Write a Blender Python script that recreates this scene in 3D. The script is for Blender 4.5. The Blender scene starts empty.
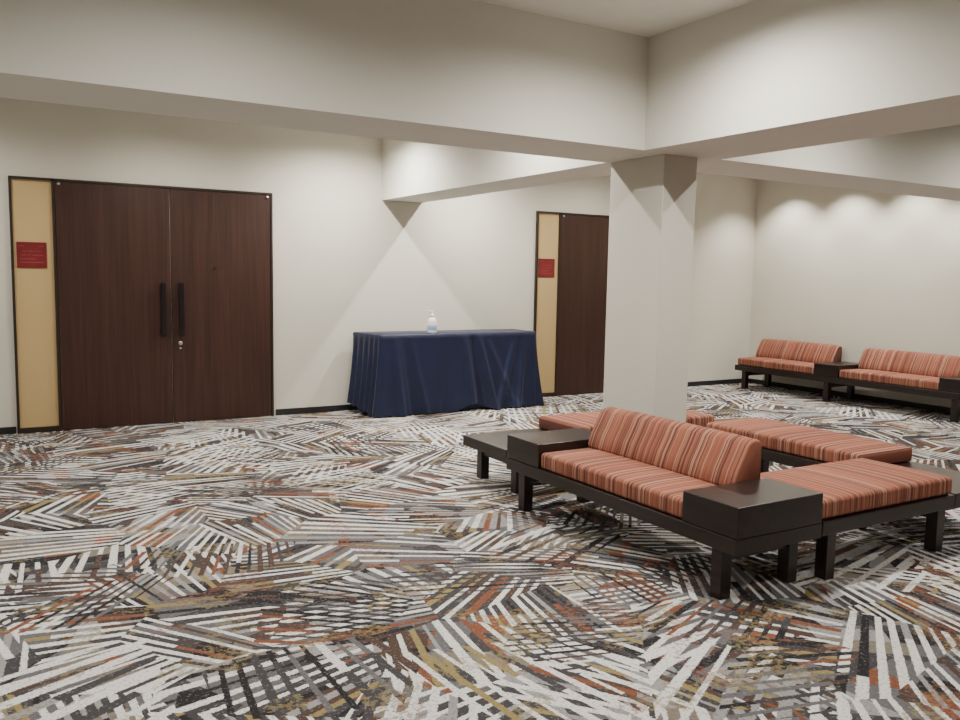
import bpy, bmesh, math, random
from mathutils import Vector, Matrix
random.seed(4)
S = bpy.context.scene
COL = S.collection

# ---------------------------------------------------------------- materials
class NT:
    def __init__(s, name):
        s.m = bpy.data.materials.new(name); s.m.use_nodes = True
        s.t = s.m.node_tree; s.b = s.t.nodes['Principled BSDF']
    def n(s, typ, **kw):
        x = s.t.nodes.new(typ)
        for k, v in kw.items(): setattr(x, k, v)
        return x
    def put(s, sock, v):
        if v is None: return
        if isinstance(v, bpy.types.NodeSocket): s.t.links.new(v, sock)
        else:
            if sock.type == 'RGBA' and len(v) == 3: v = (*v, 1)
            sock.default_value = v
    def math(s, op, a, b=None, c=None):
        x = s.n('ShaderNodeMath', operation=op)
        for i, v in enumerate((a, b, c)): s.put(x.inputs[i], v)
        return x.outputs[0]
    def mix(s, f, a, b, bt='MIX'):
        x = s.n('ShaderNodeMix', data_type='RGBA', blend_type=bt)
        s.put(x.inputs[0], f); s.put(x.inputs[6], a); s.put(x.inputs[7], b)
        return x.outputs[2]
    def coord(s): return s.n('ShaderNodeTexCoord').outputs['Object']
    def mapping(s, v, scale=(1,1,1), loc=(0,0,0)):
        x = s.n('ShaderNodeMapping'); s.put(x.inputs[0], v)
        x.inputs['Scale'].default_value = scale; x.inputs['Location'].default_value = loc
        return x.outputs[0]
    def noise(s, v, scale, detail=2, rough=.5):
        x = s.n('ShaderNodeTexNoise'); s.put(x.inputs['Vector'], v)
        x.inputs['Scale'].default_value = scale; x.inputs['Detail'].default_value = detail
        x.inputs['Roughness'].default_value = rough
        return x.outputs['Fac']
    def ramp(s, f, stops, interp='LINEAR'):
        x = s.n('ShaderNodeValToRGB'); cr = x.color_ramp; cr.interpolation = interp
        while len(cr.elements) < len(stops): cr.elements.new(.5)
        for e, (p, c) in zip(cr.elements, stops):
            e.position = p; e.color = (*c, 1)
        s.put(x.inputs[0], f); return x.outputs[0]
    def bump(s, h, strength=.2, dist=.002):
        x = s.n('ShaderNodeBump'); x.inputs['Strength'].default_value = strength
        x.inputs['Distance'].default_value = dist; s.put(x.inputs['Height'], h)
        s.put(s.b.inputs['Normal'], x.outputs[0])
    def fin(s, col, rough=.6, metal=0, spec=.5):
        s.put(s.b.inputs['Base Color'], col); s.put(s.b.inputs['Roughness'], rough)
        s.b.inputs['Metallic'].default_value = metal
        s.b.inputs['Specular IOR Level'].default_value = spec
        return s.m

def m_plain(name, col, rough=.6, metal=0, spec=.5, var=.08, vs=8):
    t = NT(name); c = t.coord(); n = t.noise(c, vs, 3)
    lo = tuple(x*(1-var) for x in col); hi = tuple(min(1, x*(1+var)) for x in col)
    return t.fin(t.ramp(n, [(.3, lo), (.7, hi)]), rough, metal, spec)

def m_wall(name, col):
    t = NT(name); c = t.coord()
    n = t.noise(c, 1.2, 2); f = t.noise(t.mapping(c, (1,1,2.5)), 160, 3)
    base = t.ramp(n, [(.3, tuple(x*.97 for x in col)), (.7, tuple(x*1.02 for x in col))])
    base = t.mix(.10, base, t.ramp(f, [(.35,(.3,.3,.3)),(.65,(1,1,1))]), 'MULTIPLY')
    t.bump(f, .25, .002)
    return t.fin(base, .75, 0, .25)

def m_wood(name, a, b, rough=.35, axis='z'):
    t = NT(name); c = t.coord()
    sc = (45,45,1.3) if axis == 'z' else ((1.5,40,40) if axis == 'x' else (40,1.5,40))
    n = t.noise(t.mapping(c, sc), 1.0, 6, .6)
    n2 = t.noise(t.mapping(c, tuple(x*.25 for x in sc)), 1.0, 3)
    v = t.math('ADD', t.math('MULTIPLY', n, .65), t.math('MULTIPLY', n2, .35))
    t.bump(n, .08, .001)
    return t.fin(t.ramp(v, [(.36, a), (.64, b)]), rough, 0, .45)

def m_stripe(name):
    t = NT(name); c = t.coord()
    sep = t.n('ShaderNodeSeparateXYZ'); t.put(sep.inputs[0], c)
    x = sep.outputs[0]
    i = t.math('FLOOR', t.math('MULTIPLY', x, 150))
    w = t.n('ShaderNodeTexWhiteNoise', noise_dimensions='1D'); t.put(w.inputs['W'], i)
    col = t.ramp(w.outputs[0], [(0,(.12,.045,.036)),(.17,(.235,.083,.053)),(.38,(.30,.112,.070)),(.60,(.26,.090,.056)),(.78,(.34,.155,.10)),(.91,(.38,.215,.145))], 'CONSTANT')
    f = t.noise(c, 420, 2)
    col = t.mix(.25, col, t.ramp(f, [(.3,(.45,.45,.45)),(.7,(1,1,1))]), 'MULTIPLY')
    t.bump(f, .3, .001)
    return t.fin(col, .85, 0, .2)

def m_carpet():
    t = NT('carpet_pattern'); c = t.coord()
    sp = t.n('ShaderNodeSeparateXYZ'); t.put(sp.inputs[0], c); X, Y = sp.outputs[0], sp.outputs[1]
    grain = t.noise(c, 170, 3, .7)
    mid = t.noise(c, 38, 3, .6)
    edge = t.math('MULTIPLY_ADD', t.noise(c, 110, 2, .6), .26, -.13)     # slightly ragged tufted edges
    def layer(scale, stretch, loc, freq, seglen, fan=.2, rot=0):
        vo = t.n('ShaderNodeTexVoronoi'); vo.voronoi_dimensions = '2D'
        t.put(vo.inputs['Vector'], t.mapping(c, stretch, loc)); vo.inputs['Scale'].default_value = scale
        sc = t.n('ShaderNodeSeparateColor'); t.put(sc.inputs[0], vo.outputs['Color'])
        R, G, B = sc.outputs
        lp = t.n('ShaderNodeSeparateXYZ'); t.put(lp.inputs[0], vo.outputs['Position'])
        lx = t.math('SUBTRACT', X, t.math('DIVIDE', t.math('SUBTRACT', lp.outputs[0], loc[0]), stretch[0]))
        ly = t.math('SUBTRACT', Y, t.math('DIVIDE', t.math('SUBTRACT', lp.outputs[1], loc[1]), stretch[1]))
        q = t.math('ADD', t.math('MULTIPLY', t.math('FLOOR', t.math('MULTIPLY', R, 8)), math.pi/8), rot)
        ca, sa = t.math('COSINE', q), t.math('SINE', q)
        s_ = t.math('ADD', t.math('MULTIPLY', lx, ca), t.math('MULTIPLY', ly, sa))
        u_ = t.math('SUBTRACT', t.math('MULTIPLY', ly, ca), t.math('MULTIPLY', lx, sa))
        fr = t.math('MULTIPLY_ADD', G, freq*.55, freq*.7)
        den = t.math('MAXIMUM', t.math('MULTIPLY_ADD', u_, fan*scale, 1.0), .5)
        sf = t.math('DIVIDE', t.math('MULTIPLY', s_, fr), den)
        i = t.math('FLOOR', sf); w = t.math('ADD', t.math('FRACT', sf), edge)
        cv = t.n('ShaderNodeCombineXYZ'); t.put(cv.inputs[0], i); t.put(cv.inputs[1], t.math('MULTIPLY', R, 57.3))
        r1 = t.n('ShaderNodeTexWhiteNoise', noise_dimensions='2D'); t.put(r1.inputs['Vector'], cv.outputs[0])
        seg = t.math('FLOOR', t.math('ADD', t.math('MULTIPLY', u_, seglen), t.math('MULTIPLY', r1.outputs[0], 5)))
        cv2 = t.n('ShaderNodeCombineXYZ'); t.put(cv2.inputs[0], i); t.put(cv2.inputs[1], seg); t.put(cv2.inputs[2], t.math('MULTIPLY', R, 31.7))
        r2 = t.n('ShaderNodeTexWhiteNoise', noise_dimensions='3D'); t.put(r2.inputs['Vector'], cv2.outputs[0])
        return dict(R=R, G=G, B=B, w=w, r1=r1.outputs[0], r2=r2.outputs[0])
    CH=(.022,.020,.022); DG=(.052,.049,.052); MG=(.12,.115,.12); LG=(.28,.272,.268); WH=(.67,.655,.64)
    BR=(.075,.046,.036); TA=(.19,.16,.13); RU=(.19,.070,.038); MU=(.26,.20,.085)
    def lines(L, k, a=.15, b=.15):
        return t.math('LESS_THAN', t.math('ABSOLUTE', t.math('SUBTRACT', L['w'], .45)), t.math('MULTIPLY_ADD', L['r1'], a, b))
    G0 = layer(2.6, (1,1.3,1), (8.1,2.2,0), 8, 2.0, 0, .1)
    bg = t.ramp(G0['r2'], [(0,DG),(.20,MG),(.36,CH),(.48,MG),(.58,BR),(.70,LG),(.77,TA),(.86,DG),(.94,RU)], 'CONSTANT')
    L1 = layer(1.8, (1,1.25,1), (0,0,0), 17, 1.5, .3, .25)
    sc = t.ramp(L1['r2'], [(0,WH),(.50,LG),(.60,WH),(.73,CH),(.82,RU),(.86,BR),(.95,MU)], 'CONSTANT')
    col = t.mix(lines(L1, 0, .18, .13), bg, sc)
    L2 = layer(1.1, (1.4,1,1), (3.7,1.9,0), 13, .9, .3, .6)
    sc2 = t.ramp(L2['r2'], [(0,WH),(.55,LG),(.64,DG),(.72,WH),(.90,BR),(.97,MU)], 'CONSTANT')
    m2 = t.math('MULTIPLY', lines(L2, 0, .15, .11), t.math('GREATER_THAN', L2['B'], .62))
    col = t.mix(m2, col, sc2)
    L3 = layer(1.6, (1,1.4,1), (-4.3,6.1,0), 18, 2.0, .25, .45)
    sc3 = t.ramp(L3['r2'], [(0,CH),(.35,DG),(.60,BR),(.74,MG),(.88,RU),(.94,WH)], 'CONSTANT')
    m3 = t.math('MULTIPLY', lines(L3, 0, .14, .14), t.math('GREATER_THAN', L3['B'], .70))
    col = t.mix(m3, col, sc3)
    pn = t.noise(t.mapping(c, (1,1.4,1), (11,3,0)), 2.6, 2)
    mm = t.math('MULTIPLY', t.math('GREATER_THAN', pn, .58), t.math('GREATER_THAN', mid, .51))
    col = t.mix(t.math('MULTIPLY', mm, .55), col, MU)
    pn2 = t.noise(t.mapping(c, (1.3,1,1), (-7,5,0)), 2.2, 2)
    mm2 = t.math('MULTIPLY', t.math('GREATER_THAN', pn2, .62), t.math('LESS_THAN', mid, .48))
    col = t.mix(t.math('MULTIPLY', mm2, .55), col, RU)
    fl = t.math('GREATER_THAN', t.noise(c, 70, 3, .7), .57)
    col = t.mix(t.math('MULTIPLY', fl, .40), col, DG)
    fl2 = t.math('GREATER_THAN', t.noise(t.mapping(c,(1,1,1),(5,9,0)), 60, 3, .7), .60)
    col = t.mix(t.math('MULTIPLY', fl2, .38), col, LG)
    col = t.mix(.40, col, t.ramp(grain, [(.3,(.45,.45,.45)),(.7,(1,1,1))]), 'MULTIPLY')
    t.bump(grain, .5, .004)
    return t.fin(col, .95, 0, .1)

M = dict(
 wall=m_wall('wallcovering_beige', (.64,.612,.532)),
 beam=m_wall('beam_wallcovering', (.70,.68,.615)),
 ceil=m_plain('ceiling_paint', (.78,.765,.71), .9, 0, .1, .02),
 column=m_wall('column_wallcovering', (.60,.575,.50)),
 base=m_plain('black_baseboard', (.012,.012,.013), .4),
 door=m_wood('door_walnut', (.029,.0105,.0072), (.052,.020,.0135), .40),
 frame=m_plain('door_frame_dark', (.02,.011,.008), .4),
 bench=m_wood('bench_dark_oak', (.009,.005,.004), (.020,.011,.009), .33, 'x'),
 gold=m_plain('gold_panel_paper', (.50,.355,.165), .5, 0, .4, .015, 3),
 sign=m_plain('sign_red', (.16,.016,.020), .3),
 ink=m_plain('sign_lettering', (.24,.045,.04), .5),
 black=m_plain('handle_black', (.012,.010,.010), .3, .3),
 steel=m_plain('lock_steel', (.6,.6,.6), .3, 1),
 fabric=m_stripe('striped_terracotta_fabric'),
 plastic=m_plain('bottle_white_plastic', (.80,.82,.84), .25),
 label=m_plain('bottle_label_blue', (.30,.42,.58), .4),
 ring=m_plain('downlight_trim_white', (.7,.7,.68), .4),
 shoe=m_plain('bench_feet', (.012,.008,.007), .4),
)
M['carpet'] = m_carpet()
def m_cloth():
    t = NT('navy_tablecloth'); c = t.coord(); n = t.noise(c, 300, 2); g = t.noise(c, 5, 3)
    col = t.ramp(g, [(.3,(.004,.0075,.032)),(.7,(.006,.011,.044))]); t.bump(n, .2, .001)
    t.b.inputs['Sheen Weight'].default_value = .05
    return t.fin(col, .45, 0, .4)
M['cloth'] = m_cloth()
def m_emit():
    t = NT('downlight_lamp'); t.b.inputs['Emission Color'].default_value = (1,.95,.88,1)
    t.b.inputs['Emission Strength'].default_value = 6; return t.fin((.9,.9,.9), .5)
M['lamp'] = m_emit()

# ---------------------------------------------------------------- helpers
def obj_from_bm(bm, name, mat=None, parent=None, smooth=False):
    me = bpy.data.meshes.new(name); bmesh.ops.recalc_face_normals(bm, faces=bm.faces)
    bm.to_mesh(me); bm.free()
    o = bpy.data.objects.new(name, me); COL.objects.link(o)
    if mat: me.materials.append(mat)
    if smooth:
        for p in me.polygons: p.use_smooth = True
    if parent: o.parent = parent
    return o
def add_box(bm, a, b):
    r = bmesh.ops.create_cube(bm, size=1)
    for v in r['verts']:
        v.co = Vector((a[i] + (v.co[i]+.5)*(b[i]-a[i]) for i in range(3)))
    return r['verts']
def box(name, a, b, mat, parent=None, bev=0, seg=2):
    bm = bmesh.new(); add_box(bm, a, b)
    if bev: bmesh.ops.bevel(bm, geom=bm.edges[:], offset=bev, segments=seg, affect='EDGES', profile=.5)
    return obj_from_bm(bm, name, mat, parent)
def empty(name, loc=(0,0,0), rz=0):
    e = bpy.data.objects.new(name, None); COL.objects.link(e)
    e.location = loc; e.rotation_euler = (0,0,rz); e.empty_display_size = .2
    return e
def lathe(name, prof, mat, parent=None, seg=28, c=(0,0,0)):
    bm = bmesh.new(); rings = []
    for r, z in prof:
        rings.append([bm.verts.new((c[0]+r*math.cos(2*math.pi*k/seg), c[1]+r*math.sin(2*math.pi*k/seg), c[2]+z)) for k in range(seg)])
    for a, b in zip(rings, rings[1:]):
        for k in range(seg): bm.faces.new((a[k], a[(k+1)%seg], b[(k+1)%seg], b[k]))
    bm.faces.new(rings[0]); bm.faces.new(rings[-1])
    return obj_from_bm(bm, name, mat, parent, True)

# ---------------------------------------------------------------- room shell
H = 3.0; SO = 2.31; BW = 8.58; RW = 9.72; LW = -3.6; FW = -3.2
box('floor', (LW-.2,FW-.2,-.1), (RW+.2,BW+.2,0), M['carpet'])
box('ceiling', (LW-.2,FW-.2,H), (RW+.2,BW+.2,H+.1), M['ceil'])
box('wall_back', (LW-.2,BW,0), (RW+.2,BW+.2,H), M['wall'])
box('wall_right', (RW,FW,0), (RW+.2,BW,H), M['wall'])
box('wall_left', (LW-.2,FW,0), (LW,BW,H), M['wall'])
box('wall_front', (LW-.2,FW-.2,0), (RW+.2,FW,H), M['wall'])
# ceiling beams (soffits)
box('ceiling_beam', (LW,4.12,SO), (RW,4.72,H), M['beam'])
box('ceiling_beam', (3.80,4.72,SO), (4.29,BW,H), M['beam'])
box('ceiling_beam', (3.625,FW,SO), (4.30,4.12,H), M['beam'])
box('column', (3.83,4.16,0), (4.125,4.70,SO), M['column'], bev=.004)
# baseboards
def bb(name, a, b): box(name, a, b, M['base'], bev=.003)
bh = .065
bm = bmesh.new()
for x0, x1 in ((LW,.205),(2.60,5.845),(8.22,RW)):
    add_box(bm, (x0,BW-.012,0), (x1,BW,bh))
obj_from_bm(bm, 'baseboard_back', M['base'])
bb('baseboard_right', (RW-.012,FW,0), (RW,BW-.012,bh))
bb('baseboard_left', (LW,FW,0), (LW+.012,BW-.012,bh))

# ---------------------------------------------------------------- doors
def make_door(name, x0):
    p = empty(name, (x0, BW, 0))
    T = 2.305; f = .022; sw = .35; W = 2.355
    bm = bmesh.new()
    d = -.035
    for a, b in (((0,d,0),(f,0,T)), ((sw-f/2,d,0),(sw+f/2,0,T)), ((W-f,d,0),(W,0,T)), ((f,d,T-f),(W-f,0,T)),
                 ((f,d,0),(sw-f/2,0,.05))):
        add_box(bm, a, b)
    obj_from_bm(bm, 'frame', M['frame'], p)
    box('side_panel', (f,-.012,.05), (sw-f/2,0,T-f), M['gold'], p)
    c = (sw+W)/2
    g = .003
    box('leaf_left', (sw+f/2+g,-.028,.008), (c-g,-.002,T-f-g), M['door'], p, .002)
    box('leaf_right', (c+g,-.028,.008), (W-f-g,-.002,T-f-g), M['door'], p, .002)
    for k, hx in enumerate((c-.085, c+.085)):
        bm = bmesh.new()
        add_box(bm, (hx-.024,-.085,.86), (hx+.024,-.060,1.38))
        bmesh.ops.bevel(bm, geom=bm.edges[:], offset=.006, segments=2, affect='EDGES')
        add_box(bm, (hx-.010,-.062,.93), (hx+.010,-.028,.95)); add_box(bm, (hx-.010,-.062,1.29), (hx+.010,-.028,1.31))
        obj_from_bm(bm, 'pull_handle_%d'%(k+1), M['black'], p)
    for nm, cx, cz, r, mt in (('lock_cylinder', c+.075, .79, .020, M['steel']), ('lock_plate', c+.075, .74, .010, M['steel']),
                              ('hinge_cap_1', sw+.045, T-.045, .014, M['steel']), ('hinge_cap_2', W-.055, T-.045, .014, M['steel']),
                              ('door_viewer', c+.42, 1.53, .010, M['black'])):
        o = lathe(nm, [(r,0),(r,.012),(r*.8,.016)], mt, p, 20)
        o.rotation_euler = (math.pi/2,0,0); o.location = (cx,-.028,cz)
    s0, s1 = .045, .285
    box('notice_plaque', (s0,-.020,1.50), (s1,-.012,1.73), M['sign'], p, .002)
    bm = bmesh.new()
    for z, segs in ((1.69,((.065,.11),(.22,.26))), (1.645,((.09,.13),(.14,.18),(.19,.24))), (1.61,((.08,.12),(.13,.155),(.17,.25))), (1.575,((.07,.19),)), (1.545,((.07,.26),))):
        for a, b in segs: add_box(bm, (a,-.0212,z), (b,-.020,z+.009))
    obj_from_bm(bm, 'plaque_lettering', M['ink'], p)
    return p
make_door('door_1', .215)
make_door('door_2', 5.85)

# ---------------------------------------------------------------- benches
def cushion(name, a, b, parent, puff=.012, r=.022):
    bm = bmesh.new(); add_box(bm, a, b)
    bmesh.ops.bevel(bm, geom=bm.edges[:], offset=r, segments=4, affect='EDGES', profile=.5)
    n = 14
    for ax, lo, hi in ((0,a[0],b[0]),(1,a[1],b[1])):
        for k in range(1, n):
            pos = lo + (hi-lo)*k/n
            pt = [0,0,0]; pt[ax] = pos; no = [0,0,0]; no[ax] = 1
            bmesh.ops.bisect_plane(bm, geom=bm.verts[:]+bm.edges[:]+bm.faces[:], plane_co=pt, plane_no=no)
    for v in bm.verts:
        if v.co.z > b[2]-.03:
            u = 2*(v.co.x-a[0])/(b[0]-a[0])-1; w = 2*(v.co.y-a[1])/(b[1]-a[1])-1
            v.co.z += puff*(1-abs(u)**4)*(1-abs(w)**3)
    return obj_from_bm(bm, name, M['fabric'], parent, True)
def backrest(name, x0, x1, D, parent):
    prof = [(D-.225,.425),(D-.23,.45),(D-.205,.52),(D-.160,.60),(D-.130,.655),(D-.108,.674),(D-.075,.682),(D-.045,.674),(D-.030,.65),(D-.032,.56),(D-.040,.44),(D-.055,.425)]
    bm = bmesh.new(); secs = []
    xs = [(x0,.90),(x0+.006,.965),(x0+.018,1)] + [(x0+.018+(x1-x0-.036)*k/16,1) for k in range(1,16)] + [(x1-.018,1),(x1-.006,.965),(x1,.90)]
    cy = D-.12; cz = .55
    for x, s in xs:
        t = abs(2*(x-x0)/(x1-x0)-1); pf = .006*(1-t**4)
        secs.append([bm.verts.new((x, cy+(y-cy)*s - (pf if y < cy else 0), cz+(z-cz)*s+(pf if z>.62 else 0))) for y, z in prof])
    n = len(prof)
    for a, b in zip(secs, secs[1:]):
        for k in range(n): bm.faces.new((a[k], a[(k+1)%n], b[(k+1)%n], b[k]))
    bm.faces.new(secs[0]); bm.faces.new(secs[-1])
    return obj_from_bm(bm, name, M['fabric'], parent, True)
def bench(loc, rz, L, D=.60, seats=(), boxes=(), legs=None):
    p = empty('lobby_bench', (*loc, 0), rz)
    box('platform', (0,0,.25), (L,D,.325), M['bench'], p, .004)
    k = 0
    legs = legs or (.14, L-.14)
    for lx in legs:
        for ly in (.065, D-.065):
            k += 1
            box('leg_%d'%k, (lx-.034,ly-.034,0), (lx+.034,ly+.034,.25), M['bench'], p, .003)
        box('cross_rail_%d'%k, (lx-.02,.099,.18), (lx+.02,D-.099,.25), M['bench'], p, .002)
    for i, (a, b, back) in enumerate(seats):
        y1 = D-.055 if back else D-.008
        cushion('seat_cushion_%d'%(i+1), (a+.006,.012,.326), (b-.006,y1,.425), p)
        if back:
            backrest('back_cushion_%d'%(i+1), a+.01, b-.01, D, p)
            box('back_board_%d'%(i+1), (a+.03,D-.030,.325), (b-.03,D-.012,.60), M['bench'], p, .003)
    for i, (a, b) in enumerate(boxes):
        box('side_table_%d'%(i+1), (a,.004,.326), (b,D-.004,.475), M['bench'], p, .004)
    return p
R = -math.pi/2
bench((2.90,4.53), R, 1.95, seats=((.36,1.60,True),), boxes=((0,.36),(1.60,1.95)))
bench((3.52,2.59), 0, 1.14, seats=((0,1.14,False),), legs=(.12,1.07))
bench((3.02,4.72), 0, 2.0, seats=((.66,2.0,False),))
bench((4.68,4.55), R, 1.95, seats=((.02,1.33,False),))
bench((9.07,8.25), R, 3.30, seats=((.02,1.30,True),(1.65,2.93,True)), boxes=((1.30,1.65),(2.93,3.28)), legs=(.14,1.47,3.1))

# ---------------------------------------------------------------- draped table
def draped_table():
    x0,x1,y0,y1,zt = 3.54,5.50,7.99,8.50,.87
    rc = .03; pts = []
    def arc(cx, cy, a0): 
        for k in range(6): 
            a = a0 + math.pi/2*k/5; pts.append((cx+rc*math.cos(a), cy+rc*math.sin(a), math.cos(a), math.sin(a)))
    def side(xa,ya,xb,yb,nx,ny,n):
        for k in range(1,n): pts.append((xa+(xb-xa)*k/n, ya+(yb-ya)*k/n, nx, ny))
    arc(x0+rc,y0+rc,math.pi); side(x0+rc,y0,x1-rc,y0,0,-1,220)
    arc(x1-rc,y0+rc,-math.pi/2); side(x1,y0+rc,x1,y1-rc,1,0,40)
    arc(x1-rc,y1-rc,0); side(x1-rc,y1,x0+rc,y1,0,1,60)
    arc(x0+rc,y1-rc,math.pi/2); side(x0,y1-rc,x0,y0+rc,-1,0,60)
    n = len(pts); bm = bmesh.new(); rows = []
    rows_n = 32
    G = lambda x, s: math.exp(-(x/s)**2)
    for j in range(rows_n+1):
        t = j/rows_n; row = []
        for (x,y,nx,ny) in pts:
            f = 0
            if ny < -.7:
                u = x - x0
                f = .005*math.sin(u*9+.6*math.sin(u*3)) + .004*math.sin(u*23+1.5)
                # corner cascades
                f += .035*G(u-.16-.08*t,.035) - .02*G(u-.25-.12*t,.03) + .025*G(u-.33-.20*t,.035)
                f += .04*G(u-1.80+.10*t,.035) + .035*G(u-1.68+.26*t,.035) - .02*G(u-1.74+.18*t,.03)
                # gathered swag with lifted hem
                f += .045*G(u-1.00-.10*t,.035) - .05*G(u-1.09-.12*t,.04) + .055*G(u-1.17-.22*t,.035) + .03*G(u-1.25-.42*t,.04) - .03*G(u-.85+.10*t,.06)
                out = .01+.02*t
                hem = .012 + .075*G(u-1.12,.15)
            elif nx < -.7:
                v = y - y0
                f = .022*math.sin(v*75+math.sin(v*9)); out = .02+.05*t; hem = .012+.11*max(0, v/.5)
            elif nx > .7:
                v = y - y0; f = .02*math.sin(v*38); out = .01+.10*t; hem = .012+.03*v
            elif ny > .7:
                f = 0; out = .005; hem = .02
                if x < x0+.4: hem += .1*(1-(x-x0)/.4)
            else:
                out = .015+.03*t if nx < 0 else .01+.09*t; f = 0; hem = .012
                if ny > 0: out = .01+.02*t; hem = .10 if nx < 0 else .03
            amp = (t**.7)
            d = out*(t**.7) + f*amp
            z = zt - (zt-hem)*t
            if j == 0: d = -.008; z = zt+.002
            if j == 1: z = zt-.010; d = .004
            sx = -.12*((y-y0)/(y1-y0))*max(0, 1-(x-x0)/1.2)
            row.append(bm.verts.new((x+sx+nx*d, min(y+ny*d, BW-.02), z)))
        rows.append(row)
    for a, b in zip(rows, rows[1:]):
        for k in range(n): bm.faces.new((a[k], a[(k+1)%n], b[(k+1)%n], b[k]))
    bm.faces.new(rows[0])
    p = empty('draped_table')
    o = obj_from_bm(bm, 'tablecloth', M['cloth'], p, True)
    box('table_top', (x0+.02,y0+.02,zt-.04), (x1-.02,y1-.02,zt-.012), M['shoe'], p)
    box('under_skirt', (x0+.08,y0+.065,.004), (x1-.08,y0+.072,zt-.04), M['cloth'], p)
    for k,(lx,ly) in enumerate(((x0+.1,y0+.12),(x1-.1,y0+.12),(x0+.1,y1-.08),(x1-.1,y1-.08))):
        box('table_leg_%d'%(k+1), (lx-.015,ly-.015,0), (lx+.015,ly+.015,zt-.04), M['steel'], p)
    return zt+.002
zt = draped_table()
b = empty('hand_sanitizer_bottle', (4.18,8.08,zt))
lathe('bottle_body', [(.044,0),(.050,.006),(.051,.02),(.051,.12),(.047,.145),(.030,.165),(.019,.172),(.019,.18)], M['plastic'], b)
lathe('bottle_label', [(.0515,.035),(.0522,.037),(.0522,.085),(.0515,.087)], M['label'], b)
lathe('pump_collar', [(.021,.178),(.021,.20),(.012,.205),(.007,.207),(.007,.235)], M['plastic'], b)
box('pump_nozzle', (-.055,-.009,.233), (.014,.009,.248), M['plastic'], b, .003)

# ---------------------------------------------------------------- downlights
dl = empty('recessed_downlights')
k = 0
def lamp(x, y, w, size=165, blend=1.0):
    global k; k += 1
    lathe('trim_ring_%d'%k, [(.055,0),(.075,0),(.075,-.006),(.055,-.006)], M['ring'], dl, 24, (x,y,H-.0005))
    lathe('lens_%d'%k, [(.05,-.001),(.05,-.003)], M['lamp'], dl, 24, (x,y,H))
    L = bpy.data.lights.new('downlight_%d'%k, 'SPOT'); L.energy = w; L.spot_size = math.radians(size); L.spot_blend = blend
    L.shadow_soft_size = .02; L.color = (1,.955,.875)
    o = bpy.data.objects.new('downlight_%d'%k, L); COL.objects.link(o); o.location = (x,y,H-.03); o.parent = dl
def grid(xs, ys, w, **kw):
    for x in xs:
        for y in ys: lamp(x, y, w, **kw)
grid((3.22,), (7.75,), 290)
grid((3.22,), (5.45,), 200)
grid((1.5,-.3,-2.0), (7.6,5.5), 92)
grid((4.78,), (7.75,), 290)
grid((4.78,), (5.45,), 170)
grid((6.6,), (7.6,5.5), 105)
grid((9.27,), (7.9,7.0,6.1,5.2), 145, size=110, blend=.7)
grid((2.95,), (3.1,), 230)
grid((.9,-1.4), (3.0,), 150)
grid((2.4,-.6), (.6,), 165)
grid((5.1,), (3.2,), 200)
grid((7.4,), (3.1,), 160)
grid((6.0,), (.6,), 150)

w = bpy.data.worlds.new('world'); S.world = w; w.use_nodes = True
w.node_tree.nodes['Background'].inputs[0].default_value = (.9,.95,1,1); w.node_tree.nodes['Background'].inputs[1].default_value = .3

# ---------------------------------------------------------------- camera
cd = bpy.data.cameras.new('camera'); cam = bpy.data.objects.new('camera', cd); COL.objects.link(cam)
cd.lens = 836/960*36; cd.sensor_width = 36; cd.clip_start = .05
z = Vector((-.5076,-.8557,.0999)).normalized(); x = Vector((.8609,-.5087,.0182)); x = (x - z*x.dot(z)).normalized(); y = z.cross(x)
mt = Matrix((x, y, z)).transposed().to_4x4(); mt.translation = Vector((0,0,1.5))
cam.matrix_world = mt
S.camera = cam
